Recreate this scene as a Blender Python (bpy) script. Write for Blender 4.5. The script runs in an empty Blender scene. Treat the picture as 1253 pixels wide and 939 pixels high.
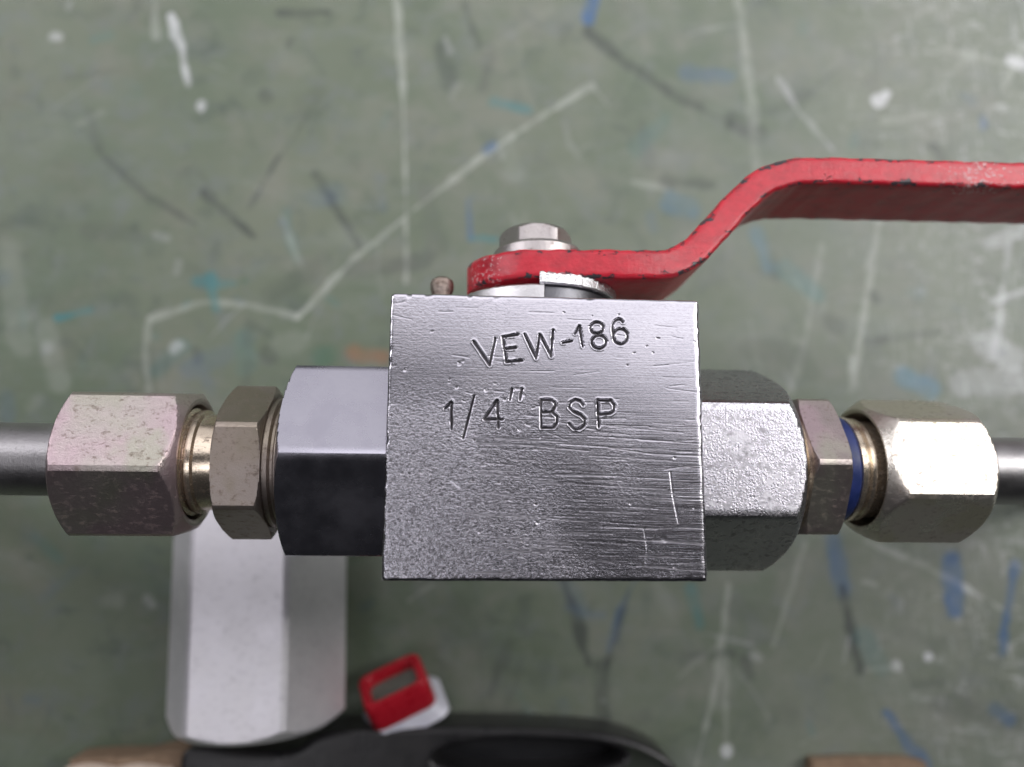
import bpy, bmesh, math, random
import numpy as np
from mathutils import Matrix, Vector

S = 0.001                       # everything below is laid out in millimetres; table top is z = 0
ZT = 75.0                       # the stamped face of the valve block stands 75 mm above the bench
sc = bpy.context.scene
col = sc.collection
random.seed(7); rng = np.random.default_rng(7)

# ------------------------------------------------------------------ camera
RC = np.array([[0.9980196516715011, 0.00819638642731076, 0.062366610674542314],
               [-0.01788864941454613, 0.9875190955796526, 0.15648013320440526],
               [-0.06030564732775197, -0.15728590246770102, 0.9857100860726249]])
CP = np.array([-8.44956236, -7.12819169, 77.77754998 + ZT])
FPX, PCX, PCY = 930.0, 626.5, 469.5
cam = bpy.data.cameras.new('camera'); co = bpy.data.objects.new('camera', cam); col.objects.link(co)
m = Matrix([list(r) for r in RC.T]).to_4x4(); m.translation = Vector(CP * S); co.matrix_world = m
cam.sensor_fit = 'HORIZONTAL'; cam.sensor_width = 36.0; cam.lens = 36.0 * FPX / 1253.0
cam.clip_start = 0.005; cam.clip_end = 20.0
cam.dof.use_dof = True; cam.dof.focus_distance = 0.0805; cam.dof.aperture_fstop = 13.5
sc.camera = co

# ------------------------------------------------------------------ light
w = bpy.data.worlds.new('World'); sc.world = w; w.use_nodes = True
bg = w.node_tree.nodes['Background']
bg.inputs[0].default_value = (0.80, 0.82, 0.90, 1); bg.inputs[1].default_value = 0.020
def area(name, loc, target, sx, sy, power, colr, spread=180):
    l = bpy.data.lights.new(name, 'AREA'); l.shape = 'RECTANGLE'; l.size = sx; l.size_y = sy
    l.energy = power; l.color = colr; l.spread = math.radians(spread)
    o = bpy.data.objects.new(name, l); col.objects.link(o)
    o.location = loc
    o.rotation_euler = (Vector(target) - Vector(loc)).to_track_quat('-Z', 'Y').to_euler()
    return o
WC = (0.97, 0.95, 1.0)
area('skylight', (0.10, 0.378, 0.685), (0.0, 0.0, 0.06), 1.00, 0.50, 3.2, WC)
area('window_light', (0.0, 0.78, 0.36), (0.0, 0.0, 0.06), 1.20, 0.45, 1.7, WC)
area('right_window_light', (0.58, 0.26, 0.52), (0.08, 0.20, 0.0), 0.34, 0.40, 0.75, (1.0, 0.98, 0.96), 62)
area('bench_fill_light', (-0.50, 0.36, 0.38), (0.0, 0.26, 0.0), 0.36, 0.36, 0.62, WC, 58)  # added fill lamp, lifts the bench without reaching the valve face
area('bar_fill_light', (-0.20, -0.15, 0.62), (-0.04, -0.03, 0.02), 0.18, 0.14, 0.36, WC)  # added lamp, placed to brighten the top of the aluminium bar
sc.view_settings.view_transform = 'Standard'; sc.view_settings.look = 'None'
sc.view_settings.exposure = 0.0; sc.view_settings.gamma = 1.0; sc.view_settings.use_curve_mapping = False
sc.render.engine = 'CYCLES'

# ------------------------------------------------------------------ helpers
def onz(u, v, z):
    """photo pixel -> point (mm) on the horizontal plane z"""
    d = RC.T @ np.array([(u - PCX) / FPX, -(v - PCY) / FPX, -1.0])
    return CP + d * (z - CP[2]) / d[2]

def mesh(name, V, F, mat, parent=None, smooth=35, attrs=None):
    me = bpy.data.meshes.new(name)
    V = np.asarray(V, float) * S
    me.from_pydata(V.tolist(), [], [tuple(map(int, f)) for f in F])
    me.update()
    if attrs:
        for k, a in attrs.items():
            if a.ndim == 1:
                at = me.attributes.new(k, 'FLOAT', 'POINT'); at.data.foreach_set('value', a.astype(np.float32))
            else:
                at = me.attributes.new(k, 'FLOAT_COLOR', 'POINT'); at.data.foreach_set('color', a.astype(np.float32).ravel())
    if smooth is not None:
        me.shade_smooth(); me.set_sharp_from_angle(angle=math.radians(smooth))
    me.materials.append(mat)
    o = bpy.data.objects.new(name, me); col.objects.link(o)
    if parent is not None: o.parent = parent
    return o

def fixn(o):
    bm = bmesh.new(); bm.from_mesh(o.data); bmesh.ops.recalc_face_normals(bm, faces=bm.faces)
    bm.to_mesh(o.data); bm.free(); return o

def tag(o, label, cat, group=None, kind=None):
    o['label'] = label
    if cat: o['category'] = cat
    if group: o['group'] = group
    if kind: o['kind'] = kind
    return o

class NT:
    def __init__(s, name):
        s.m = bpy.data.materials.new(name); s.m.use_nodes = True
        s.t = s.m.node_tree; s.b = s.t.nodes['Principled BSDF']
        s.tc = s.t.nodes.new('ShaderNodeTexCoord')
    def n(s, ty, **kw):
        nd = s.t.nodes.new(ty)
        for k, v in kw.items(): setattr(nd, k, v)
        return nd
    def put(s, sock, v):
        if v is None: return
        if isinstance(v, bpy.types.NodeSocket): s.t.links.new(v, sock)
        elif isinstance(v, (tuple, list)) and sock.type == 'RGBA' and len(v) == 3: sock.default_value = (*v, 1)
        else: sock.default_value = v
    def noise(s, scale=(1, 1, 1), detail=4, rough=.55, seed=0.0, dist=0.0, ry=0.0):
        """fbm noise, scale given in features per millimetre along x, y, z"""
        mp = s.n('ShaderNodeMapping'); s.put(mp.inputs['Vector'], s.tc.outputs['Object'])
        if not isinstance(scale, (tuple, list)): scale = (scale,) * 3
        mp.inputs['Scale'].default_value = [1000 * k for k in scale]
        mp.inputs['Location'].default_value = (seed, seed * 1.7, seed * .6)
        mp.inputs['Rotation'].default_value = (0, 0, ry)
        nz = s.n('ShaderNodeTexNoise'); s.put(nz.inputs['Vector'], mp.outputs[0])
        nz.inputs['Scale'].default_value = 1; nz.inputs['Detail'].default_value = detail
        nz.inputs['Roughness'].default_value = rough; nz.inputs['Distortion'].default_value = dist
        return nz.outputs[0]
    def ramp(s, v, a, b, c0=0.0, c1=1.0):
        r = s.n('ShaderNodeMapRange', clamp=True)
        for i, x in zip((0, 1, 2, 3, 4), (v, a, b, c0, c1)): s.put(r.inputs[i], x)
        return r.outputs[0]
    def math(s, op, a, b=None):
        r = s.n('ShaderNodeMath', operation=op); s.put(r.inputs[0], a)
        if b is not None: s.put(r.inputs[1], b)
        return r.outputs[0]
    def mix(s, f, a, b):
        r = s.n('ShaderNodeMix', data_type='RGBA'); s.put(r.inputs[0], f); s.put(r.inputs[6], a); s.put(r.inputs[7], b)
        return r.outputs[2]
    def attr(s, name, out=2):
        a = s.n('ShaderNodeAttribute'); a.attribute_name = name; return a.outputs[out]
    def bump(s, h, dist, prev=None, strength=1.0):
        b = s.n('ShaderNodeBump'); b.inputs['Strength'].default_value = strength
        b.inputs['Distance'].default_value = dist * S; s.put(b.inputs['Height'], h)
        if prev is not None: s.put(b.inputs['Normal'], prev)
        return b.outputs[0]
    def out(s, base=None, metal=None, rough=None, normal=None, **kw):
        s.put(s.b.inputs['Base Color'], base); s.put(s.b.inputs['Metallic'], metal)
        s.put(s.b.inputs['Roughness'], rough); s.put(s.b.inputs['Normal'], normal)
        for k, v in kw.items(): s.put(s.b.inputs[k.replace('_', ' ')], v)
        return s.m

# ------------------------------------------------------------------ materials
def steel_face():
    t = NT('stamped_steel')
    g = t.attr('groove'); side = t.attr('speckle')
    streak = t.noise((.16, 7.0, 3), 4, .6, 2.0, .03)
    line = t.noise((.16, 7.0, 3), 3, .6, 31.0, .05)
    pits = t.noise((3.0, 4.4, 4), 4, .62, 1.0, .2)
    grain = t.noise((1.6, 5.0, 4), 4, .7, 17.0)
    big = t.noise(.16, 3, .5, 8.0)
    flat = t.math('SUBTRACT', 1.0, side)
    n = t.bump(t.math('MULTIPLY', streak, t.math('MULTIPLY', t.ramp(side, 0, 1, 1.0, .4), t.ramp(t.attr('rub'), 0, .6, .30, 1.0))), .018)
    n = t.bump(t.math('MULTIPLY', pits, t.ramp(side, 0, 1, .12, 1.0)), .050, n)
    low = t.attr('rub')                                   # scuffed lower half of the face
    pit = t.math('MULTIPLY', t.ramp(pits, .47, .36), t.ramp(side, 0, 1, .06, .75))
    dark = t.math('MULTIPLY', t.math('MULTIPLY', t.ramp(line, .48, .38), flat), t.math('MULTIPLY', low, 1.0))
    spot = t.math('MULTIPLY', t.ramp(grain, .36, .27), .6)
    base = t.mix(t.ramp(big, .35, .65), (.50, .488, .535), (.54, .525, .57))
    base = t.mix(t.math('MULTIPLY', t.ramp(streak, .35, .65, .34, 0), t.ramp(t.attr('rub'), 0, .6, .35, 1.0)), base, (.33, .32, .35))
    base = t.mix(dark, base, (.12, .11, .12))
    base = t.mix(spot, base, (.18, .17, .18))
    base = t.mix(pit, base, (.10, .095, .105))
    base = t.mix(t.ramp(g, .12, .7), base, (.06, .056, .06))
    rough = t.math('ADD', t.ramp(pits, .3, .7, .255, .205), t.math('MULTIPLY', g, .25))
    return t.out(base, 1.0, rough, n)

def steel(name, c0, c1, rough=.28, streaks=(3, 14, 14), amp=.02, pits=.0, dirt=(.08, .07, .07), dirtlim=(.62, .74), pf=3.5, metal=1.0):
    t = NT(name)
    st = t.noise(streaks, 4, .6, 3.0); big = t.noise(.22, 4, .6, 6.0); p = t.noise(pf, 4, .62, 9.0)
    n = t.bump(st, amp)
    if pits: n = t.bump(p, pits, n)
    base = t.mix(t.ramp(big, .35, .65), c0, c1)
    d = t.ramp(t.noise((.9, 1.3, 1.3), 6, .75, 15.0), *dirtlim)
    base = t.mix(t.math('MULTIPLY', d, .6), base, dirt)
    return t.out(base, metal, t.math('ADD', t.ramp(big, .3, .7, rough - .05, rough + .06), t.math('MULTIPLY', d, .2)), n)

def zinc(name, cols, rough=.3, amp=.03):
    """yellow-passivated zinc plating: patches of pink, straw, green and brown tint"""
    t = NT(name)
    a = t.noise(.11, 3, .5, 1.0, .3); b = t.noise(.14, 3, .55, 21.0, .3); d = t.noise((1.1, 1.5, 1.5), 6, .78, 5.0); e = t.noise(5, 4, .7, 2.0)
    base = t.mix(t.ramp(a, .42, .58), cols[0], cols[1])
    base = t.mix(t.ramp(b, .48, .62), base, cols[2])
    soil = t.ramp(d, .54, .66)
    base = t.mix(t.math('MULTIPLY', soil, .65), base, (.13, .085, .06))
    n = t.bump(e, amp)
    n = t.bump(d, amp * 1.3, n)
    return t.out(base, t.ramp(soil, 0, 1, .90, .6), t.math('ADD', t.ramp(a, .3, .7, rough - .04, rough + .05), t.math('MULTIPLY', soil, .25)), n)

def red_paint():
    t = NT('chipped_red_paint')
    ed = t.attr('edge')
    c = t.noise((.55, .9, .9), 6, .7, 4.0); c2 = t.noise((1.6, 2.2, 2.2), 5, .75, 14.0); b = t.noise(.9, 4, .6, 8.0)
    chip = t.ramp(t.math('ADD', t.math('MULTIPLY', ed, .195), c), .735, .755)
    sc_ = t.ramp(t.math('ADD', t.math('MULTIPLY', t.attr('scuff'), .20), c2), .75, .80)
    base = t.mix(t.ramp(b, .35, .65), (.46, .009, .024), (.55, .014, .034))
    base = t.mix(t.ramp(t.noise((.25, .4, .4), 5, .65, 33.0), .48, .70, 0, .6), base, (.24, .008, .018))
    base = t.mix(t.math('MULTIPLY', sc_, .75), base, (.62, .50, .50))
    base = t.mix(chip, base, (.035, .033, .04))
    n = t.bump(b, .05); n = t.bump(c2, .04, n); n = t.bump(chip, -.06, n)
    return t.out(base, 0.0, t.math('ADD', t.ramp(b, .3, .7, .30, .42), t.math('MULTIPLY', sc_, .25)), n, Specular_IOR_Level=.5)

def bench_paint():
    t = NT('worn_green_bench_paint')
    big = t.noise(.018, 5, .6, 3.0, .4); mid = t.noise(.07, 6, .65, 7.0, .3); fn = t.noise(.5, 5, .7, 2.0)
    wipe = t.noise((.05, .22, .1), 5, .65, 5.0, .5, .6)
    sep = t.n('ShaderNodeSeparateXYZ'); t.put(sep.inputs[0], t.tc.outputs['Object'])
    worn = t.ramp(t.math('ADD', t.math('MULTIPLY', sep.outputs[0], 1.9), t.math('MULTIPLY', mid, .9)), .35, .80)
    base = t.mix(t.ramp(big, .35, .68), (.098, .130, .086), (.142, .163, .118))
    m2 = t.noise(.19, 5, .62, 41.0, .5); m3 = t.noise(.13, 5, .65, 57.0, .6); m4 = t.noise(.34, 4, .65, 71.0, .3)
    base = t.mix(t.ramp(mid, .50, .74, 0, .45), base, (.178, .160, .132))
    base = t.mix(t.ramp(m2, .52, .68, 0, .55), base, (.135, .155, .150))
    base = t.mix(t.ramp(m3, .54, .70, 0, .60), base, (.060, .082, .066))
    base = t.mix(t.ramp(m4, .58, .74, 0, .45), base, (.185, .190, .165))
    base = t.mix(t.ramp(wipe, .5, .75, 0, .4), base, (.170, .200, .172))
    base = t.mix(t.math('MULTIPLY', worn, .55), base, (.25, .265, .24))
    scr = t.noise((.9, .18, .3), 5, .7, 91.0, .9, .25); scr2 = t.noise((.2, .75, .3), 5, .7, 97.0, .9, -.3)
    wz = t.ramp(t.math('ADD', sep.outputs[0], t.math('MULTIPLY', m3, .04)), .085, .125)
    base = t.mix(t.math('MULTIPLY', wz, t.ramp(t.math('MAXIMUM', scr, scr2), .56, .66, 0, .7)), base, (.44, .46, .45))
    base = t.mix(t.math('MULTIPLY', wz, t.ramp(t.math('MINIMUM', scr, scr2), .40, .32, 0, .6)), base, (.10, .115, .11))
    base = t.mix(t.ramp(fn, .62, .76, 0, .35), base, (.075, .088, .068))
    at = t.n('ShaderNodeAttribute'); at.attribute_name = 'mark'
    base = t.mix(at.outputs['Alpha'], base, at.outputs['Color'])
    n = t.bump(mid, .12); n = t.bump(fn, .03, n)
    return t.out(base, 0.0, t.ramp(mid, .3, .7, .42, .6), n, Specular_IOR_Level=.35)

def plain(name, c0, c1, rough=.5, metal=0.0, scale=.6, amp=.05, spec=.5):
    t = NT(name); a = t.noise(scale, 5, .6, 2.0)
    return t.out(t.mix(t.ramp(a, .35, .65), c0, c1), metal, t.ramp(a, .3, .7, rough - .06, rough + .06), t.bump(a, amp), Specular_IOR_Level=spec)

M = dict(
    face=steel_face(),
    left_con=steel('turned_steel', (.42, .41, .47), (.48, .47, .53), .27, (2, 5, 5), .006, .006, (.12, .11, .12), (.66, .8)),
    right_con=steel('scratched_steel', (.35, .34, .375), (.42, .41, .44), .24, (5, 1.6, 1.6), .03, .050, (.10, .095, .10), (.52, .66), 4.2),
    nut_l=zinc('pink_zinc', ((.49, .385, .405), (.47, .42, .395), (.43, .41, .35)), .32),
    nut_r=zinc('straw_zinc', ((.60, .57, .51), (.58, .52, .48), (.55, .51, .41)), .28),
    col_l=zinc('brown_zinc', ((.33, .28, .24), (.36, .31, .28), (.30, .26, .21)), .34),
    col_r=zinc('mauve_zinc', ((.46, .36, .38), (.43, .41, .35), (.36, .31, .30)), .33),
    brass=zinc('straw_neck', ((.62, .53, .42), (.66, .58, .48), (.52, .42, .31)), .22, .008),
    tube=steel('tube_steel', (.32, .31, .315), (.38, .37, .375), .40, (9, 3, 3), .02, .03, (.10, .08, .07), (.60, .74)),
    bolt=steel('bolt_steel', (.38, .35, .345), (.46, .43, .42), .36, (6, 6, 6), .03, .05, (.14, .09, .06), (.56, .7)),
    bright=steel('chipped_bright_steel', (.66, .66, .68), (.74, .74, .75), .22, (4, 4, 4), .09, .09, (.10, .09, .09), (.60, .68)),
    pale=steel('pale_steel', (.58, .57, .58), (.66, .65, .66), .40, (6, 6, 6), .03, .03, (.2, .18, .17), (.64, .8)),
    rust=steel('rusty_steel', (.30, .24, .20), (.38, .33, .30), .45, (5, 5, 5), .06, .08, (.09, .05, .035), (.48, .62)),
    dark=steel('dark_steel', (.10, .10, .11), (.14, .14, .15), .35, (4, 8, 8), .02, .02),
    red=red_paint(), bench=bench_paint(),
    alu=steel('bare_aluminium', (.84, .82, .865), (.90, .88, .915), .50, (1.5, .5, 1.5), .02, .015, (.42, .40, .43), (.54, .76), 3.5, .72),
    blue=plain('blue_seal', (.012, .025, .10), (.02, .035, .15), .4),
    black=plain('black_gloss', (.012, .012, .013), (.022, .021, .022), .30, 0.0, .2, .08, .35),
    blackin=plain('black_recess', (.006, .006, .008), (.010, .010, .012), .4, 0.0, .3, .03, .4),
    redpl=plain('red_plastic', (.36, .008, .018), (.46, .012, .026), .3, 0.0, .8, .02),
    white=plain('white_plastic', (.52, .52, .60), (.64, .64, .70), .34, 0.0, .35, .03),
    grey=plain('grey_inside', (.10, .115, .095), (.15, .165, .14), .55),
    card=plain('tan_card', (.20, .135, .09), (.28, .20, .135), .75, 0.0, .5, .1, .2),
    cardedge=plain('pale_card_edge', (.46, .37, .30), (.60, .50, .42), .8, 0.0, .6, .1, .2),
)

# ------------------------------------------------------------------ bench
def segdist(PX, PY, pts):
    d = np.full(PX.shape, 1e9)
    for (x0, y0), (x1, y1) in zip(pts[:-1], pts[1:]):
        dx, dy = x1 - x0, y1 - y0; L = dx * dx + dy * dy + 1e-9
        tt = np.clip(((PX - x0) * dx + (PY - y0) * dy) / L, 0, 1)
        d = np.minimum(d, np.hypot(PX - x0 - tt * dx, PY - y0 - tt * dy))
    return d

def vnoise(X, Y, sc_, seed):
    r = np.random.default_rng(seed); G = r.random((64, 64))
    x, y = X * sc_ % 63, Y * sc_ % 63
    i, j = x.astype(int), y.astype(int); fx, fy = x - i, y - j
    fx, fy = fx * fx * (3 - 2 * fx), fy * fy * (3 - 2 * fy)
    return (G[i, j] * (1 - fx) + G[i + 1, j] * fx) * (1 - fy) + (G[i, j + 1] * (1 - fx) + G[i + 1, j + 1] * fx) * fy

PALE, WHITE, DARK, BLUE, TEAL, ORNG, GREEN = ((.36, .385, .345), (.66, .67, .70), (.035, .042, .042), (.045, .11, .24),
                                              (.035, .18, .20), (.30, .11, .04), (.03, .12, .07))
MARKS = [  # (pixel polyline on the bench, width px, colour, opacity)
 ([(485,0),(492,90),(496,200),(497,345)],8,PALE,.62), ([(365,388),(430,320),(500,262),(580,200),(650,150),(725,105)],9,PALE,.62),
 ([(725,105),(745,130)],7,PALE,.35), ([(182,390),(250,370),(300,372),(365,388)],9,PALE,.45), ([(182,390),(176,430),(183,480)],10,PALE,.35),
 ([(210,20),(222,60),(230,102)],11,WHITE,.62), ([(246,128),(247,131)],11,WHITE,.45), ([(66,45),(73,45)],15,WHITE,.5), ([(214,426),(220,423)],12,WHITE,.5),
 ([(190,0),(190,45)],9,PALE,.35), ([(345,265),(370,330)],9,PALE,.4), ([(903,0),(912,60),(922,150)],16,PALE,.42), ([(922,150),(925,210)],10,PALE,.25),
 ([(1075,270),(1058,380),(1040,480)],10,PALE,.55), ([(1005,300),(985,420),(965,480)],10,PALE,.3), ([(770,222),(815,230)],8,PALE,.4),
 ([(891,715),(876,840),(851,939)],9,PALE,.5), ([(986,665),(946,790)],9,PALE,.4), ([(888,805),(889,915)],8,PALE,.35), ([(889,918),(889,921)],11,WHITE,.5),
 ([(1061,662),(1156,705),(1226,745)],8,PALE,.55), ([(1156,705),(1200,730)],6,WHITE,.35), ([(1096,814),(1097,816)],12,WHITE,.6), ([(1060,820),(1096,817)],7,PALE,.5),
 ([(1136,802),(1137,804)],11,WHITE,.7), ([(1058,712),(1072,716)],10,PALE,.5), ([(1074,124),(1084,116)],12,WHITE,.8), ([(1150,60),(1253,82)],7,PALE,.45),
 ([(1225,112),(1255,55)],8,PALE,.5), ([(1236,75),(1253,78)],11,WHITE,.5), ([(1080,148),(1150,138)],8,PALE,.3), ([(55,400),(75,470)],30,PALE,.22), ([(10,300),(25,420)],40,PALE,.22),
 ([(500,735),(530,715)],9,PALE,.5), ([(1195,60),(1140,110)],8,PALE,.2), ([(1210,300),(1253,280)],14,WHITE,.25), ([(1215,370),(1253,355)],12,WHITE,.35),
 ([(1205,420),(1240,440)],30,WHITE,.28), ([(1180,470),(1253,465)],34,WHITE,.25), ([(1235,300),(1215,440)],9,WHITE,.3), ([(1195,330),(1230,345)],9,DARK,.25),
 ([(1163,690),(1168,748)],22,BLUE,.62), ([(1242,690),(1230,760),(1226,800)],10,BLUE,.6), ([(1085,872),(1108,905),(1132,939)],15,BLUE,.6),
 ([(1020,660),(1030,720)],24,BLUE,.4), ([(1030,720),(1052,820)],12,DARK,.55), ([(846,720),(856,765)],18,TEAL,.35), ([(745,795),(762,740),(782,700)],9,BLUE,.4),
 ([(690,710),(720,812)],12,DARK,.5), ([(735,815),(735,880)],22,DARK,.4), ([(770,720),(738,835)],9,DARK,.35),
 ([(250,235),(310,290)],13,DARK,.6), ([(342,190),(305,255)],7,DARK,.45), ([(390,120),(345,190)],5,DARK,.25), ([(385,212),(440,302)],11,DARK,.42),
 ([(120,185),(180,240),(240,275)],7,DARK,.35), ([(342,16),(402,15)],10,DARK,.5), ([(540,60),(550,100)],20,DARK,.3), ([(568,5),(586,55)],9,DARK,.35),
 ([(326,116),(329,121)],15,DARK,.4), ([(352,54),(357,50)],11,DARK,.3), ([(110,140),(120,180)],16,DARK,.2), ([(80,95),(150,85)],8,DARK,.2),
 ([(720,40),(760,72),(830,120),(910,160)],11,DARK,.42), ([(895,148),(925,165)],26,DARK,.35), ([(840,88),(890,96)],18,BLUE,.25), ([(990,110),(970,125)],9,DARK,.2),
 ([(726,-5),(721,20)],14,BLUE,.7), ([(605,125),(648,136)],13,TEAL,.4), ([(596,184),(604,178)],10,BLUE,.5), ([(572,245),(577,292)],10,BLUE,.6), ([(577,292),(606,292)],9,TEAL,.5),
 ([(70,389),(112,379)],11,TEAL,.55), ([(240,346),(290,348)],10,TEAL,.4), ([(258,340),(262,378)],11,TEAL,.45), ([(298,345),(304,344)],13,GREEN,.5),
 ([(432,432),(468,437)],22,ORNG,.42), ([(392,437),(405,433)],20,GREEN,.5), ([(1105,462),(1138,477)],24,(.10,.22,.30),.6), ([(822,248),(846,256)],28,(.08,.17,.25),.5),
 ([(815,222),(872,226)],16,DARK,.35), ([(925,285),(940,325)],20,(.09,.18,.24),.5), ([(945,310),(950,340)],14,DARK,.25), ([(1143,180),(1165,215)],10,DARK,.35), ([(1203,146),(1203,156)],13,BLUE,.5),
 ([(1060,418),(1150,405)],9,DARK,.3), ([(1015,395),(1025,400)],24,DARK,.3), ([(1068,362),(1072,366)],13,DARK,.4), ([(960,330),(1000,360)],24,TEAL,.2),
 ([(1150,860),(1250,880)],34,DARK,.22), ([(1215,865),(1235,880)],16,BLUE,.4), ([(1120,840),(1150,835)],16,DARK,.3), ([(835,800),(895,800)],10,DARK,.3), ([(912,810),(917,826)],12,DARK,.35),
 ([(430,330),(520,320)],24,DARK,.25), ([(330,360),(380,330)],30,DARK,.2), ([(520,230),(535,300)],26,DARK,.15), ([(600,60),(590,110)],14,DARK,.2), ([(240,430),(242,440)],12,DARK,.25), ([(327,432),(331,436)],16,DARK,.35),
 ([(30,640),(200,700)],60,GREEN,.10), ([(560,760),(620,880)],60,DARK,.12), ([(600,850),(622,790)],16,DARK,.25),
]
def build_bench():
    gx = np.r_[[-520, -400, -300, -220, -160], np.arange(-128, 142, .42), [170, 230, 320, 440, 560]]
    gy = np.r_[[-360, -250, -160, -110], np.arange(-74, 132, .42), [160, 230, 340, 480, 620]]
    X, Y = np.meshgrid(gx, gy, indexing='ij'); nx, ny = X.shape
    # photo pixel of every bench point, to lay the marks out where they are on the bench
    P = np.stack([X.ravel() - CP[0], Y.ravel() - CP[1], np.full(X.size, -CP[2])])
    Q = RC @ P
    U = (PCX + FPX * Q[0] / -Q[2]).reshape(nx, ny); Vp = (PCY - FPX * Q[1] / -Q[2]).reshape(nx, ny)
    C = np.zeros((nx, ny, 3)) + .2; A = np.zeros((nx, ny))
    ww = (vnoise(X, Y, .55, 1) - .5) * 5 + (vnoise(X, Y, .13, 2) - .5) * 7
    br = .55 + .75 * vnoise(X + 300, Y + 300, .35, 3)
    jobs = [(p_, w_ * (.85 if c_ is PALE else 1), c_, a_ * (1.3 if c_ in (DARK, BLUE, TEAL) else 1)) for p_, w_, c_, a_ in MARKS]
    for k in range(110):
        u0, v0 = rng.uniform(-40, 1290), rng.uniform(-40, 980); an = rng.uniform(0, math.pi); L = rng.uniform(5, 60)
        jobs.append(([(u0, v0), (u0 + L * math.cos(an), v0 + L * math.sin(an))], rng.uniform(8, 26), [DARK, DARK, TEAL, DARK, BLUE, PALE][k % 6], rng.uniform(.07, .22)))
    for k in range(170):
        u0, v0 = rng.uniform(-40, 1290), rng.uniform(-40, 980); an = rng.uniform(0, math.pi); L = rng.uniform(15, 130)
        u1, v1 = u0 + L * math.cos(an), v0 + L * math.sin(an)
        um, vm = (u0 + u1) / 2 + rng.normal(0, L * .06), (v0 + v1) / 2 + rng.normal(0, L * .06)
        c_ = [PALE, PALE, DARK, WHITE, DARK][k % 5]
        jobs.append(([(u0, v0), (um, vm), (u1, v1)], rng.uniform(2, 6), c_, rng.uniform(.05, .18) * (1.3 if u0 > 800 else .8)))
    for k in range(150):
        u0, v0 = rng.uniform(-40, 1290), rng.uniform(-40, 980)
        c_ = [PALE, DARK, DARK, WHITE, TEAL, BLUE, DARK][k % 7]
        jobs.append(([(u0, v0), (u0 + rng.normal(0, 8), v0 + rng.normal(0, 8))], rng.uniform(3, 15), c_, rng.uniform(.05, .20)))
    for pts, wd, c_, a_ in jobs:
        us = [q[0] for q in pts]; vs = [q[1] for q in pts]; mg = wd * 2 + 8
        sel = (U > min(us) - mg) & (U < max(us) + mg) & (Vp > min(vs) - mg) & (Vp < max(vs) + mg)
        if not sel.any(): continue
        d = segdist(U[sel], Vp[sel], pts) + ww[sel] * min(1, wd / 10)
        al = a_ * .9 * np.clip((wd * .62 - d) / (wd * .30), 0, 1) * np.clip(br[sel], 0, 1.15)
        al = np.clip(al, 0, 1)[:, None]
        C0, A0 = C[sel], A[sel][:, None]
        An = al + A0 * (1 - al)
        C[sel] = (np.array(c_) * al + C0 * A0 * (1 - al)) / np.maximum(An, 1e-6); A[sel] = An[:, 0]
    V = np.stack([X.ravel(), Y.ravel(), np.zeros(X.size)], 1)
    idx = np.arange(nx * ny).reshape(nx, ny)
    F = np.stack([idx[:-1, :-1], idx[1:, :-1], idx[1:, 1:], idx[:-1, 1:]], -1).reshape(-1, 4)
    ring = np.r_[idx[:, 0], idx[-1, 1:], idx[-2::-1, -1], idx[0, -2:0:-1]]
    n0 = len(V); V = np.r_[V, V[ring] + [0, 0, -28.0]]
    k = np.arange(len(ring)); k2 = (k + 1) % len(ring)
    F = np.r_[F, np.stack([ring[k2], ring[k], n0 + k, n0 + k2], 1)]
    rgba = np.zeros((len(V), 4)); rgba[:n0, :3] = C.reshape(-1, 3); rgba[:n0, 3] = A.ravel()
    o = mesh('workbench_top', V, F, M['bench'], None, 40, {'mark': rgba})
    tag(o, 'worn green painted workbench top with scratches and blue paint smears', None, None, 'structure')
    return o
build_bench()

# ------------------------------------------------------------------ the valve
YA, ZA = -2.5, ZT - 13.0                        # axis of the bore
valve = bpy.data.objects.new('ball_valve', None); col.objects.link(valve)
tag(valve, 'silver steel block ball valve with chipped red lever, joined to tubes by plated fittings', 'valve')

def zp(x, y): return (540 + x / 4.8192, 370 + y / 4.8192)
def arc(cx_, cy_, rx, ry, a0, a1, n=18):
    return [(cx_ + rx * math.cos(math.radians(a0 + (a1 - a0) * i / n)), cy_ + ry * math.sin(math.radians(a0 + (a1 - a0) * i / n))) for i in range(n + 1)]
LETTERS = [
 [(192,232),(285,370),(320,215)], [(452,190),(362,205),(385,352),(478,343)], [(375,275),(440,268)],
 [(492,190),(560,330),(582,190),(648,318),(660,165)], [(716,238),(768,228)], [(790,185),(815,140),(835,260)],
 arc(918,152,38,34,0,360), arc(931,233,43,39,0,360), arc(1058,202,42,45,0,360), [(1072,116),(1062,104),(1045,99),(1022,110),(1011,135),(1011,165),(1017,205)],
 [(22,625),(60,590),(62,748)], [(193,555),(130,800)], [(338,740),(330,580),(255,690),(362,690)], [(418,512),(406,574)], [(476,512),(465,574)],
 [(590,740),(590,577),(650,577),(670,592),(674,615),(655,646),(595,650)], [(655,648),(684,675),(684,712),(662,740),(590,740)],
 [(838,608),(822,584),(790,575),(762,590),(755,622),(780,646),(825,665),(848,690),(845,725),(815,748),(780,745),(756,718)],
 [(930,735),(922,577),(1000,579),(1022,608),(1018,643),(995,657),(925,662)],
]
W2, H2, DEP = 16.5, 14.714, 26.0
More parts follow.
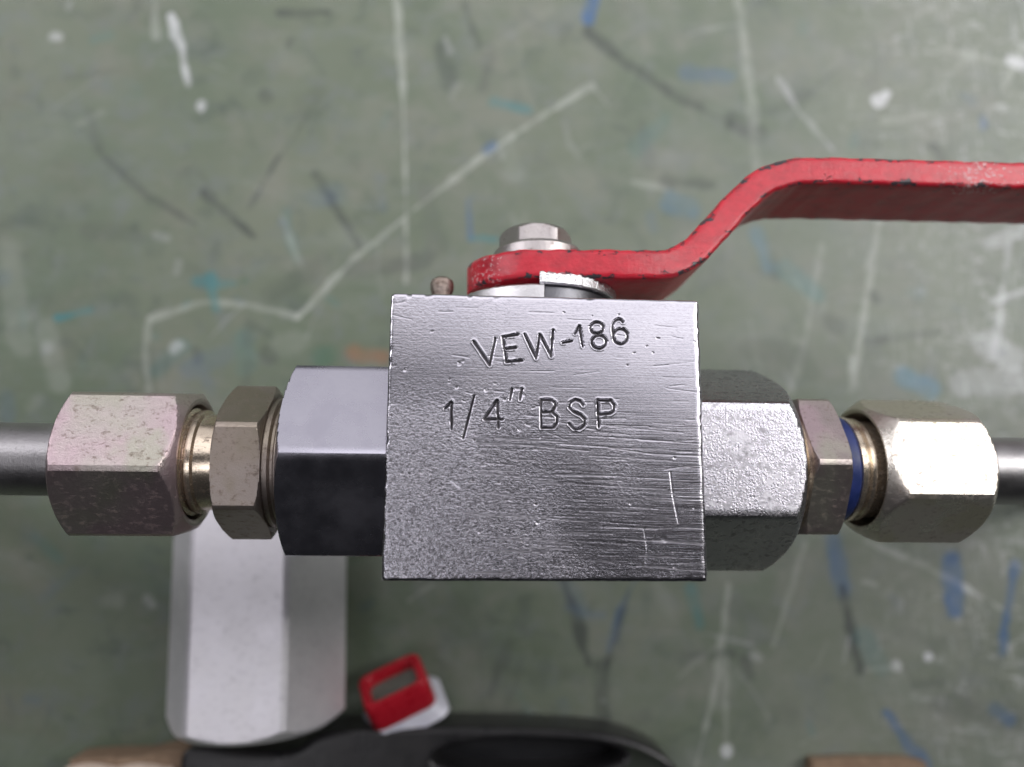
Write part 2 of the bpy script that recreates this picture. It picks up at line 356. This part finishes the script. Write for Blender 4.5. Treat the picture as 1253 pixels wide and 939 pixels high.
def build_block():
    def axis_(h):
        e = h - np.array([0, .012, .05, .12, .22, .34, .48, .66, .9])
        inner = np.arange(-(h - 1.0), h - 1.0 + 1e-6, (2 * (h - 1.0)) / round(2 * (h - 1.0) / .068))
        return np.r_[-e, inner, e[::-1]]
    gx, gy = axis_(W2), axis_(H2)
    X, Y = np.meshgrid(gx, gy, indexing='ij'); nx, ny = X.shape
    G = np.zeros((nx, ny)); Z = np.zeros((nx, ny))
    wob = (vnoise(X + 50, Y + 50, 1.6, 11) - .5) * .06
    for pts in LETTERS:
        q = [tuple(onz(*zp(*a), ZT)[:2]) for a in pts]
        xs = [a[0] for a in q]; ys = [a[1] for a in q]
        sel = (X > min(xs) - 1) & (X < max(xs) + 1) & (Y > min(ys) - 1) & (Y < max(ys) + 1)
        d = segdist(X[sel], Y[sel], q) + wob[sel]
        depth = .20 * (.80 + .4 * vnoise(X[sel] + 80, Y[sel] + 80, .6, 12))
        g = np.clip(1 - (np.maximum(d, 0) / .16) ** 2, 0, 1)
        lip = .016 * np.exp(-((d - .23) / .08) ** 2)
        Z[sel] = np.minimum(Z[sel], -depth * g) + np.where(g > 0, 0, lip)
        G[sel] = np.maximum(G[sel], np.clip(1.1 - d / .14, 0, 1) * .95)
    # tool scratches, mostly across the lower right half
    r = np.random.default_rng(3)
    def scratch(pts, wd, dp, dirt):
        xs = [a[0] for a in pts]; ys = [a[1] for a in pts]
        sel = (X > min(xs) - .4) & (X < max(xs) + .4) & (Y > min(ys) - .4) & (Y < max(ys) + .4)
        if not sel.any(): return
        d = segdist(X[sel], Y[sel], pts); g = np.clip(1 - (d / wd) ** 2, 0, 1)
        Z[sel] -= dp * g; G[sel] = np.maximum(G[sel], dirt * g)
    for k in range(100):
        cx_ = r.uniform(-6, 16); cy_ = r.uniform(-14, 1.5); L = r.uniform(1.5, 9); a = r.normal(-.045, .02)
        scratch([(cx_ - L / 2, cy_ - a * L / 2), (cx_ + L / 2, cy_ + a * L / 2)], r.uniform(.04, .07), r.uniform(.004, .014), r.uniform(.05, .5))
    for k in range(60):
        cx_ = r.uniform(-16, 16); cy_ = r.uniform(-14, 14); L = r.uniform(.5, 4); a = r.normal(-.03, .12)
        scratch([(cx_ - L / 2, cy_ - a * L / 2), (cx_ + L / 2, cy_ + a * L / 2)], r.uniform(.04, .07), r.uniform(.005, .015), r.uniform(0, .25))
    P = lambda *a: [tuple(onz(u, v, ZT)[:2]) for u, v in a]
    scratch(P((820, 578), (823, 605), (830, 640)), .09, .035, .0); scratch(P((788, 648), (792, 672), (790, 692)), .08, .03, .0)
    scratch(P((745, 548), (800, 556), (856, 558)), .06, .018, .6); scratch(P((640, 545), (720, 552)), .05, .015, .4)
    scratch(P((812, 659), (814, 661)), .30, .03, .0); scratch(P((552, 588), (562, 596)), .16, .03, .2)
    for k in range(70):                                        # pits
        if k % 3: cx_, cy_ = r.uniform(-16, 0), r.uniform(-13, 8)
        else: cx_, cy_ = r.uniform(-16, 16), r.uniform(-14, 14)
        q = (cx_, cy_); scratch([q, (cx_ + r.normal(0, .15), cy_ + r.normal(0, .06))], r.uniform(.06, .16), r.uniform(.02, .05), r.uniform(.2, .8))
    # softened, slightly bruised edges
    ex = W2 - np.abs(X); ey = H2 - np.abs(Y)
    rad = .30 + .30 * vnoise(X + 90, Y + 90, .45, 14) * vnoise(X + 20, Y + 20, 1.4, 15)
    rad = np.where((X > 0) & (ex < ey), rad + .32, rad)
    for e in (ex, ey):
        q = np.clip(1 - e / rad, 0, 1); Z -= rad * (1 - np.sqrt(np.maximum(0, 1 - q * q)))
    corner = np.hypot(np.clip(1 - ex / .9, 0, 1), np.clip(1 - ey / .9, 0, 1)); Z -= np.clip(corner - 1, 0, 1) * .9
    nick = vnoise(X + 30, Y + 10, 1.1, 16); en = np.minimum(ex, ey)
    Z -= np.clip(nick - .80, 0, 1) * 1.1 * np.exp(-(en / .35) ** 2)
    spk = np.clip(.5 - X / 16 - (Y - 0) / 22 + (vnoise(X + 60, Y + 60, .22, 17) - .5) * .8, 0, 1)
    spk *= np.clip((6.5 - Y) / 5, .12, 1)
    rub = np.clip((3.5 - Y) / 7, 0, 1) * np.clip(.35 + (vnoise(X + 70, Y + 70, .35, 18)) * .9, 0, 1)
    V = np.stack([X.ravel(), Y.ravel(), (Z + ZT).ravel()], 1)
    idx = np.arange(nx * ny).reshape(nx, ny)
    F = np.stack([idx[:-1, :-1], idx[1:, :-1], idx[1:, 1:], idx[:-1, 1:]], -1).reshape(-1, 4).tolist()
    ring = np.r_[idx[:, 0], idx[-1, 1:], idx[-2::-1, -1], idx[0, -2:0:-1]]
    k = np.arange(len(ring)); k2 = (k + 1) % len(ring); prev = ring
    GA = [G.ravel()]; SA = [spk.ravel()]; RA = [rub.ravel()]
    for dz, ins in ((1.6, 0), (DEP - .4, 0), (DEP, .4)):
        n0 = len(V); B = V[ring].copy(); B[:, 2] = ZT - dz
        B[:, 0] -= np.sign(B[:, 0]) * ins * (np.abs(B[:, 0]) > W2 - .01); B[:, 1] -= np.sign(B[:, 1]) * ins * (np.abs(B[:, 1]) > H2 - .01)
        V = np.r_[V, B]; F += np.stack([prev[k2], prev[k], n0 + k, n0 + k2], 1).tolist(); prev = n0 + k
        GA.append(np.zeros(len(ring))); SA.append(np.full(len(ring), .4)); RA.append(np.full(len(ring), .4))
    F.append(list(prev[::-1]))
    return mesh('valve_block', V, F, M['face'], valve, 50, {'groove': np.concatenate(GA), 'speckle': np.concatenate(SA), 'rub': np.concatenate(RA)})
build_block()['label'] = 'brushed steel block stamped with two lines of lettering'

def revolve(name, prof, mat, parent, R=None, ph=0.0, ya=YA, za=ZA, ncol=None, seam=.985, smooth=22, closed=True):
    """surface about a line along x. prof: [(x, radius limit)]; with R the radius is also limited by a hexagon of corner radius R"""
    if R:
        ap = R * math.cos(math.pi / 6)
        an = sorted({round(c * 60 + o_, 4) for c in range(6) for o_ in (-29, -24, -18, -12, -8, -6.5, -5.5, -4, -2, 0, 2, 4, 5.5, 6.5, 8, 12, 18, 24, 29)})
    else:
        an = [360 * i / (ncol or 64) for i in range(ncol or 64)]
    V = []; F = []; n = len(an)
    for x, r in prof:
        for a in an:
            rr = r
            if R:
                dlt = math.radians(((a + 30) % 60) - 30)      # from the nearest corner
                rr = min(r, ap / math.cos(math.pi / 6 - abs(dlt)), R * seam)
            b = math.radians(a + ph)
            V.append((x, ya + rr * math.sin(b), za + rr * math.cos(b)))
    for i in range(len(prof) - 1):
        for j in range(n):
            F.append((i * n + j, i * n + (j + 1) % n, (i + 1) * n + (j + 1) % n, (i + 1) * n + j))
    if closed:
        F.append(list(range(n))[::-1]); F.append([(len(prof) - 1) * n + j for j in range(n)])
    return fixn(mesh(name, V, F, mat, parent, smooth))

def cham(x0, x1, r0, R, k0=1.75, k1=1.75, e0=True, e1=True, n=9, r1=None):
    """hex prism profile from x0 to x1 whose ends are turned to a cone (radius r0 at the very end)"""
    P = []; r1 = r1 or r0; d0 = (R - r0) / k0; d1 = (R - r1) / k1
    if e0: P += [(x0 + d0 * i / n, r0 + (R - r0) * i / n + .10 * math.sin(math.pi * i / n)) for i in range(n + 1)]
    else: P += [(x0, 99)]
    if e1: P += [(x1 - d1 * (n - i) / n, r1 + (R - r1) * (n - i) / n + .10 * math.sin(math.pi * i / n)) for i in range(n + 1)]
    else: P += [(x1, 99)]
    return P

# end connectors screwed into the block
revolve('end_connector', cham(-28.1, -14, 10.6, 12.1, 2.0, e1=False), M['left_con'], valve, 12.1, 2.0, seam=.992)
revolve('end_connector', cham(14, 28.6, 10.3, 12.25, e0=False, r1=10.3, k1=1.1), M['right_con'], valve, 12.25, -27.5, seam=.992)

# left fitting
fl = revolve('fitting_body', cham(-35.5, -30.3, 8.0, 9.05, 1.9, 1.9), M['col_l'], valve, 9.05, 24.0)
fl['label'] = 'brownish plated hex body of the tube fitting'
revolve('sealing_shoulder', [(-30.6, 3), (-30.6, 7.3), (-30.2, 7.5), (-29.7, 7.5), (-29.45, 7.1), (-29.2, 7.1), (-28.9, 7.7), (-28.2, 7.8), (-27.9, 7.6), (-27.9, 3)], M['col_l'], fl)
revolve('neck', [(-46, 5.3), (-40.6, 5.3), (-40.5, 5.9), (-40.1, 6.2), (-39.6, 6.2), (-39.4, 5.8), (-39.1, 5.78), (-38.9, 6.0), (-38.3, 6.0), (-38.1, 5.6), (-36.2, 5.42), (-35.6, 5.42), (-35.2, 5.6), (-35.2, 3)], M['brass'], fl)
nl = revolve('union_nut', [(-46, 6.5)] + [(-40.1, 6.5), (-39.35, 6.7), (-39.2, 7.0)] + cham(-52.6, -39.2, 7.35, 9.1, 1.5, 1.25)[::-1] + [(-52.75, 7.0), (-52.75, 4.0)], M['nut_l'], valve, 9.1, -8.0, closed=False)
nl['label'] = 'pinkish plated union nut with brown staining'

# right fitting
fr = revolve('fitting_body', cham(30.3, 34.7, 8.2, 9.1, 1.9, 1.9), M['col_r'], valve, 9.1, 2.0)
fr['label'] = 'mauve plated hex body of the tube fitting'
revolve('sealing_shoulder', [(28.3, 3), (28.3, 7.7), (29.3, 7.7), (29.6, 7.3), (29.9, 7.3), (30.1, 7.6), (30.5, 7.6), (30.5, 3)], M['brass'], fr)
revolve('seal_ring', [(34.5, 5), (34.5, 6.3), (34.9, 6.45), (36.6, 6.45), (36.9, 6.2), (36.9, 5)], M['blue'], fr)['label'] = 'blue sealing ring'
revolve('neck', [(34.3, 5.2), (36.4, 5.2), (36.85, 5.95), (37.0, 6.35), (37.5, 6.35), (37.7, 5.95), (38.0, 5.9), (38.2, 6.2), (38.7, 6.2), (38.9, 5.8), (46, 5.8), (46, 3)], M['brass'], fr)
nr = revolve('union_nut', [(45, 6.7), (40.2, 6.7), (39.4, 6.9), (39.25, 7.15)] + cham(39.25, 52.3, 7.4, 8.95, .72, .95, n=14) + [(52.45, 7.0), (52.45, 4.0)], M['nut_r'], valve, 8.95, -22.5, closed=False)
nr['label'] = 'bright straw-coloured plated union nut'

def sweep(name, pts, rad, mat, parent, n=40):
    V = []; F = []; pts = [Vector(q) for q in pts]
    for i, q in enumerate(pts):
        tdir = (pts[min(i + 1, len(pts) - 1)] - pts[max(i - 1, 0)]).normalized()
        a = tdir.cross(Vector((0, 1, 0))).normalized(); b = a.cross(tdir)
        for j in range(n):
            an = 2 * math.pi * j / n; V.append(tuple(q + rad * (math.cos(an) * a + math.sin(an) * b)))
    for i in range(len(pts) - 1):
        for j in range(n): F.append((i * n + j, i * n + (j + 1) % n, (i + 1) * n + (j + 1) % n, (i + 1) * n + j))
    F.append(list(range(n))); F.append([(len(pts) - 1) * n + j for j in range(n)][::-1])
    return fixn(mesh(name, V, F, mat, parent, 40))
for sgn, x0, x1 in ((-1, -40, -78), (1, 42, 80)):             # the tubes run on and bend down to the bench outside the picture
    pts = [(x0 + (x1 - x0) * i / 8, YA + (.35 if sgn < 0 else 0) * (i / 8) ** 2, ZA) for i in range(9)]
    Rb = 30.0; yb = pts[-1][1]
    pts += [(x1 + sgn * Rb * math.sin(a), yb, ZA - Rb * (1 - math.cos(a))) for a in np.linspace(.12, math.pi / 2, 14)]
    pts += [(x1 + sgn * Rb, yb, z) for z in np.linspace(ZA - Rb - 4, 0.0, 6)]
    sweep('tube', pts, 4.15, M['tube'], valve)

# ------------------------------------------------------------------ lever
def build_lever():
    ctrl = [(-8.55, 19.85), (0, 19.9), (8, 20.1), (12.5, 20.25), (15.2, 20.75), (17.4, 22.0), (19.6, 24.1), (22.0, 26.8), (24.2, 29.2), (26.2, 31.1), (28.6, 32.5), (31.4, 33.2), (35, 33.45), (45, 33.55), (60, 33.7), (90, 33.9), (128, 34.0)]
    C = np.array(ctrl); tpar = np.r_[0, np.cumsum(np.hypot(*np.diff(C, axis=0).T))]
    # Catmull-Rom through the control points
    def cr(t):
        i = int(np.clip(np.searchsorted(tpar, t) - 1, 0, len(C) - 2)); a = max(i - 1, 0); b = min(i + 2, len(C) - 1)
        h = tpar[i + 1] - tpar[i]; s_ = (t - tpar[i]) / h
        m0 = (C[i + 1] - C[a]) / (tpar[i + 1] - tpar[a]) * h; m1 = (C[b] - C[i]) / (tpar[b] - tpar[i]) * h
        return (2 * s_**3 - 3 * s_**2 + 1) * C[i] + (s_**3 - 2 * s_**2 + s_) * m0 + (-2 * s_**3 + 3 * s_**2) * C[i + 1] + (s_**3 - s_**2) * m1
    T = tpar[-1]
    ts = np.unique(np.r_[8.5 - 8.5 * np.cos(np.linspace(0, math.pi / 2, 22)), np.arange(8.5, 48, .45), np.arange(48, T - 6, 1.2), T - 6 + 6 * np.sin(np.linspace(0, math.pi / 2, 12))])
    th, cr_ = 3.45, .55
    V = []; ED = []; SC = []; n = None
    for t in ts:
        q = cr(t); d = cr(min(t + .05, T)) - cr(max(t - .05, 0)); d /= np.hypot(*d); nn = np.array([-d[1], d[0]])
        f_ = np.clip((t - 17) / 18, 0, 1); hw = 8.4 + (6.1 - 8.4) * f_ * f_ * (3 - 2 * f_)
        if t < 8.5: hw = math.sqrt(max(8.4**2 - (8.4 * (8.5 - t) / 8.5)**2, .04))
        if t > T - 6: hw = 6.1 * math.sqrt(max(1 - ((t - T + 6) / 6)**2, .002))
        c = min(cr_, hw * .5); ring = []
        wob = .05 * math.sin(t * 1.3) + .03 * math.sin(t * 3.1 + 1)
        for cx_, cy_, a0 in ((hw - c, th / 2 - c, 0), (-(hw - c), th / 2 - c, 90), (-(hw - c), -(th / 2 - c), 180), (hw - c, -(th / 2 - c), 270)):
            for i in range(5):
                a = math.radians(a0 + 90 * i / 4); ring.append((cx_ + c * math.cos(a), cy_ + c * math.sin(a), 1.0 if 0 < i < 4 else .75))
        full = []                                             # extra points on the flats
        for i in range(len(ring)):
            full.append(ring[i]); nx_ = ring[(i + 1) % len(ring)]
            L = math.hypot(nx_[0] - ring[i][0], nx_[1] - ring[i][1])
            if i % 5 == 4:
                for s_ in (.12, .3, .5, .7, .88): full.append((ring[i][0] + (nx_[0] - ring[i][0]) * s_, ring[i][1] + (nx_[1] - ring[i][1]) * s_, .55 if s_ in (.12, .88) else .12))
        n = len(full)
        for z_, y_, e in full:
            p2 = q + nn * (y_ + (wob if abs(y_) > 1 else 0))
            V.append((p2[0], p2[1], ZA + z_)); ED.append(e)
            SC.append(np.clip(1 - abs(p2[0] - 54) / 10, 0, 1) * (z_ > 4) + .7 * (t < 4) * (z_ > -4) + .25 * (z_ > 3))
    F = []
    for i in range(len(ts) - 1):
        for j in range(n): F.append((i * n + j, i * n + (j + 1) % n, (i + 1) * n + (j + 1) % n, (i + 1) * n + j))
    F.append(list(range(n))); F.append([(len(ts) - 1) * n + j for j in range(n)][::-1])
    o = fixn(mesh('lever_handle', V, F, M['red'], valve, 50, {'edge': np.array(ED), 'scuff': np.array(SC)}))
    o['label'] = 'cranked flat lever handle in chipped red paint'
    return o
lever = build_lever()

def lathe_y(name, prof, mat, parent, x=0.0, z=ZA, R=None, ph=0.0, tilt=0.0, n=48):
    """surface about a vertical (y) line; optional hexagon limit"""
    ap = R * math.cos(math.pi / 6) if R else 0
    an = [360 * i / 72 for i in range(72)] if R else [360 * i / n for i in range(n)]
    V = []; F = []; n = len(an)
    for y, r in prof:
        for a in an:
            rr = r
            if R:
                dl = math.radians(((a + 30) % 60) - 30); rr = min(r, ap / math.cos(math.pi / 6 - abs(dl)), R * .98)
            b = math.radians(a + ph); px = rr * math.sin(b); pz = rr * math.cos(b)
            V.append((x + px, y + tilt * px, z + pz))
    for i in range(len(prof) - 1):
        for j in range(n): F.append((i * n + j, i * n + (j + 1) % n, (i + 1) * n + (j + 1) % n, (i + 1) * n + j))
    F.append(list(range(n))); F.append([(len(prof) - 1) * n + j for j in range(n)][::-1])
    return fixn(mesh(name, V, F, mat, parent, 25))
bolt = lathe_y('lever_bolt', [(19, 3), (23.7, 3), (23.7, 4.62)] + [(25.5 + .9 * i / 6, 4.72 - .85 * (i / 6) ** 1.3) for i in range(7)] + [(26.45, 3.4), (26.5, 0.2)], M['bolt'], valve, -.1, ZA, 4.62, 30.0)
lathe_y('washer', [(21.4, 2), (21.4, 5.3), (21.6, 5.5), (23.6, 5.5), (24.0, 5.2), (24.0, 2)], M['bolt'], bolt, .2)
lathe_y('stem', [(12, 4.6), (18.6, 4.6), (18.6, 2), (20, 2)], M['dark'], valve, 0)
# rusty stop pin beside the stem
lathe_y('stop_pin', [(12, 1.25), (18.2, 1.25), (18.7, 1.42), (19.4, 1.46), (19.9, 1.3), (20.25, .8), (20.3, .05)], M['rust'], valve, -11.6, ZA + .3, n=28)

def sector(name, r_in, r_out, y0, y1, a0, a1, mat, parent, n=60, rag=0.0, tilt=0.0):
    """flat ring sector about the stem; angles measured from the side that faces up (+z), positive towards +x"""
    V = []; F = []; k = 10; rr_ = random.Random(5)
    for i in range(n + 1):
        a = math.radians(a0 + (a1 - a0) * i / n); j1 = rr_.uniform(-rag, rag); j2 = rr_.uniform(-rag, rag)
        bev = .18
        for r, y in ((r_in, y0), (r_out - bev, y0), (r_out, y0 + bev + j1 * .4), (r_out + j2 * .5, (y0 + y1) / 2), (r_out + j1 * .5, y1 - bev + j2), (r_out - bev + j2, y1 + j1), (r_in, y1)):
            V.append((r * math.sin(a), y + tilt * r * math.sin(a), ZA + r * math.cos(a)))
    m_ = 7
    for i in range(n):
        for j in range(m_): F.append((i * m_ + j, i * m_ + (j + 1) % m_, (i + 1) * m_ + (j + 1) % m_, (i + 1) * m_ + j))
    F.append(list(range(m_))); F.append([n * m_ + j for j in range(m_)][::-1])
    return fixn(mesh(name, V, F, mat, parent, 30))
sp = sector('stop_plate', 4.4, 9.7, 14.9, 17.1, -175, 0, M['pale'], valve, rag=.03)
sp['label'] = 'pale steel stop plate under the lever'
sector('stop_rim', 8.45, 9.75, 17.1, 18.5, -3, 86, M['bright'], sp, rag=.12)
sector('stop_web', 4.4, 9.0, 15.0, 17.2, 1, 95, M['dark'], sp)  # dark colour stands in for the shaded gap below the rim

# ------------------------------------------------------------------ hexagonal aluminium bar lying on the bench
def build_bar():
    R = 15.2; ap = R * math.cos(math.pi / 6)
    ref = onz(348, 890, 2 * ap)                                # right edge of the top facet, near the end
    ref2 = onz(352, 700, 2 * ap)
    ang = math.atan2(ref2[0] - ref[0], ref2[1] - ref[1])
    L = 45.0; prof = cham(0, L, 12.4, R, 1.3, 1.6)
    o = revolve('hexagonal_bar', prof, M['alu'], None, R, 30.0, 0, 0, smooth=20)
    for v in o.data.vertices:                                  # x axis of the part -> along the bar
        x, y, z = v.co; v.co = (y, x, z)
    o.data.flip_normals(); o.data.update()
    end = onz(300, 896, 18.0)
    o.location = ((ref[0] - R / 2) * S, (end[1]) * S, ap * S)
    o.rotation_euler = (0, 0, -ang)
    return o
bar = tag(build_bar(), 'bare silver aluminium hexagonal bar lying on the bench under the valve', 'metal bar')

# ------------------------------------------------------------------ glossy black plate along the bottom
def filled(name, outer, hole, z0, z1, bev, mat, parent=None):
    cu = bpy.data.curves.new(name, 'CURVE'); cu.dimensions = '2D'; cu.fill_mode = 'BOTH'
    for pts in [outer] + ([hole] if hole else []):
        s_ = cu.splines.new('POLY'); s_.points.add(len(pts) - 1); s_.use_cyclic_u = True
        for i, q in enumerate(pts): s_.points[i].co = (q[0] * S, q[1] * S, 0, 1)
    cu.extrude = ((z1 - z0) / 2 - bev) * S; cu.bevel_depth = bev * S; cu.bevel_resolution = 3; cu.offset = -bev * S
    t_ = bpy.data.objects.new(name + '_tmp', cu); col.objects.link(t_)
    me = bpy.data.meshes.new_from_object(t_.evaluated_get(bpy.context.evaluated_depsgraph_get()))
    bpy.data.objects.remove(t_); me.name = name
    for v in me.vertices: v.co.z += (z0 + z1) / 2 * S
    me.shade_smooth(); me.set_sharp_from_angle(angle=math.radians(40))
    me.materials.clear(); me.materials.append(mat)
    o = bpy.data.objects.new(name, me); col.objects.link(o)
    if parent is not None: o.parent = parent
    return o
def smoothpoly(P, n=6):
    P = np.array(P); out = []
    for i in range(len(P)):
        a, b, c, d = P[i - 1], P[i], P[(i + 1) % len(P)], P[(i + 2) % len(P)]
        for k in range(n):
            t = k / n; out.append(.5 * (2 * b + (c - a) * t + (2 * a - 5 * b + 4 * c - d) * t * t + (3 * b - a - 3 * c + d) * t**3))
    return out
PH = 11.0
op = [onz(u, v, PH)[:2] for u, v in [(228, 918), (300, 921), (355, 919), (390, 900), (430, 894), (520, 891), (600, 891), (690, 894), (755, 901), (800, 917), (828, 940), (840, 985), (800, 1040), (600, 1060), (380, 1055), (250, 1030), (222, 965)]]
hc = onz(648, 922, PH); hr = 17.0
hole = [(hc[0] + hr * math.cos(a), hc[1] - .8 + 3.2 * math.sin(a)) for a in np.linspace(0, 2 * math.pi, 48, endpoint=False)]
plate = tag(filled('black_plate', smoothpoly(op), hole, 0.0, PH, 1.0, M['black']), 'glossy black metal plate with an oval slot, below the red and white cap', 'plate')
filled('slot_floor', [(hc[0] + 1.04 * (q[0] - hc[0]), hc[1] - .8 + 1.1 * (q[1] - hc[1] + .8)) for q in hole], None, .4, 2.0, .2, M['blackin'], plate)

# ------------------------------------------------------------------ small red and white cap
def build_cap():
    root = bpy.data.objects.new('plastic_cap', None); col.objects.link(root)
    tag(root, 'small white plastic cap with square red rim, leaning by the black plate', 'cap')
    def sq(h, n=5, r=.34):
        out = []
        for cx_, cy_, a0 in ((1, 1, 0), (-1, 1, 90), (-1, -1, 180), (1, -1, 270)):
            for i in range(n):
                a = math.radians(a0 + 90 * i / (n - 1)); out.append((h * (cx_ * (1 - r) + r * math.cos(a)), h * (cy_ * (1 - r) + r * math.sin(a))))
        return out
    def loft(name, prof, mat, cap0=True, cap1=True):
        V = []; F = []
        for z, h in prof: V += [(x, y * .74, z) for x, y in sq(h)]
        n = 20
        for i in range(len(prof) - 1):
            for j in range(n): F.append((i * n + j, i * n + (j + 1) % n, (i + 1) * n + (j + 1) % n, (i + 1) * n + j))
        if cap0: F.append(list(range(n))[::-1])
        if cap1: F.append([(len(prof) - 1) * n + j for j in range(n)])
        return fixn(mesh(name, V, F, mat, root, 40))
    loft('cap_body', [(-1.5, 7.2), (-1.2, 7.5), (1.4, 5.6), (3.6, 5.1)], M['white'])
    loft('rim', [(1.0, 5.2), (1.0, 5.75), (1.4, 5.95), (6.4, 5.85), (6.8, 5.6), (6.8, 4.5), (6.5, 4.25), (4.6, 4.2)], M['redpl'], True, False)
    loft('recess', [(4.2, 4.4), (4.7, 4.4)], M['grey'])
    top = Vector(onz(481, 836, 9.5))
    ax = Vector((-.30, .80, .52)).normalized()
    xax = Vector((math.cos(math.radians(33)), math.sin(math.radians(33)), 0)); xax = (xax - ax * xax.dot(ax)).normalized(); yax = ax.cross(xax)
    mm_ = Matrix((xax, yax, ax)).transposed().to_4x4(); mm_.translation = (top - ax * 6.0) * S
    root.matrix_world = mm_
    return root
build_cap()

# ------------------------------------------------------------------ scraps of card at the bottom edge
def card(px, h, label, waves):
    P = [onz(u, v, h)[:2] for u, v in px]
    root = tag(filled('card_scrap', P, None, 0, h, .25, M['card']), label, 'card')
    # the torn, bulging pale lower edge of the card
    V = []; F = []; n = 40; (u0, u1, v0) = waves
    for i in range(n + 1):
        s_ = i / n; u = u0 + (u1 - u0) * s_; v = v0 - 4.5 * abs(math.sin(2.1 * math.pi * s_)) + 2.5
        for k in range(5):
            a = math.pi * k / 4; q = onz(u, v + 14 * (1 - math.cos(a)) / 2, h + .1 + 1.1 * math.sin(a)); V.append(tuple(q))
    for i in range(n):
        for k in range(4): F.append((i * 5 + k, i * 5 + k + 1, i * 5 + 6 + k, i * 5 + 5 + k))
        F.append((i * 5 + 4, i * 5, i * 5 + 5, i * 5 + 9))
    F.append([0, 1, 2, 3, 4]); F.append([n * 5 + k for k in (4, 3, 2, 1, 0)])
    fixn(mesh('torn_edge', V, F, M['cardedge'], root, 60))
    return root
card([(84, 931), (120, 928), (170, 927), (206, 919), (238, 919), (236, 934), (231, 975), (90, 975)], 7.0, 'torn scrap of brown card with pale edge, left of the black plate', (80, 212, 936))
card([(994, 931), (1040, 929), (1110, 929), (1134, 934), (1140, 975), (990, 975)], 3.0, 'thin strip of brown card on the bare bench beside a blue smear', (992, 1132, 945))
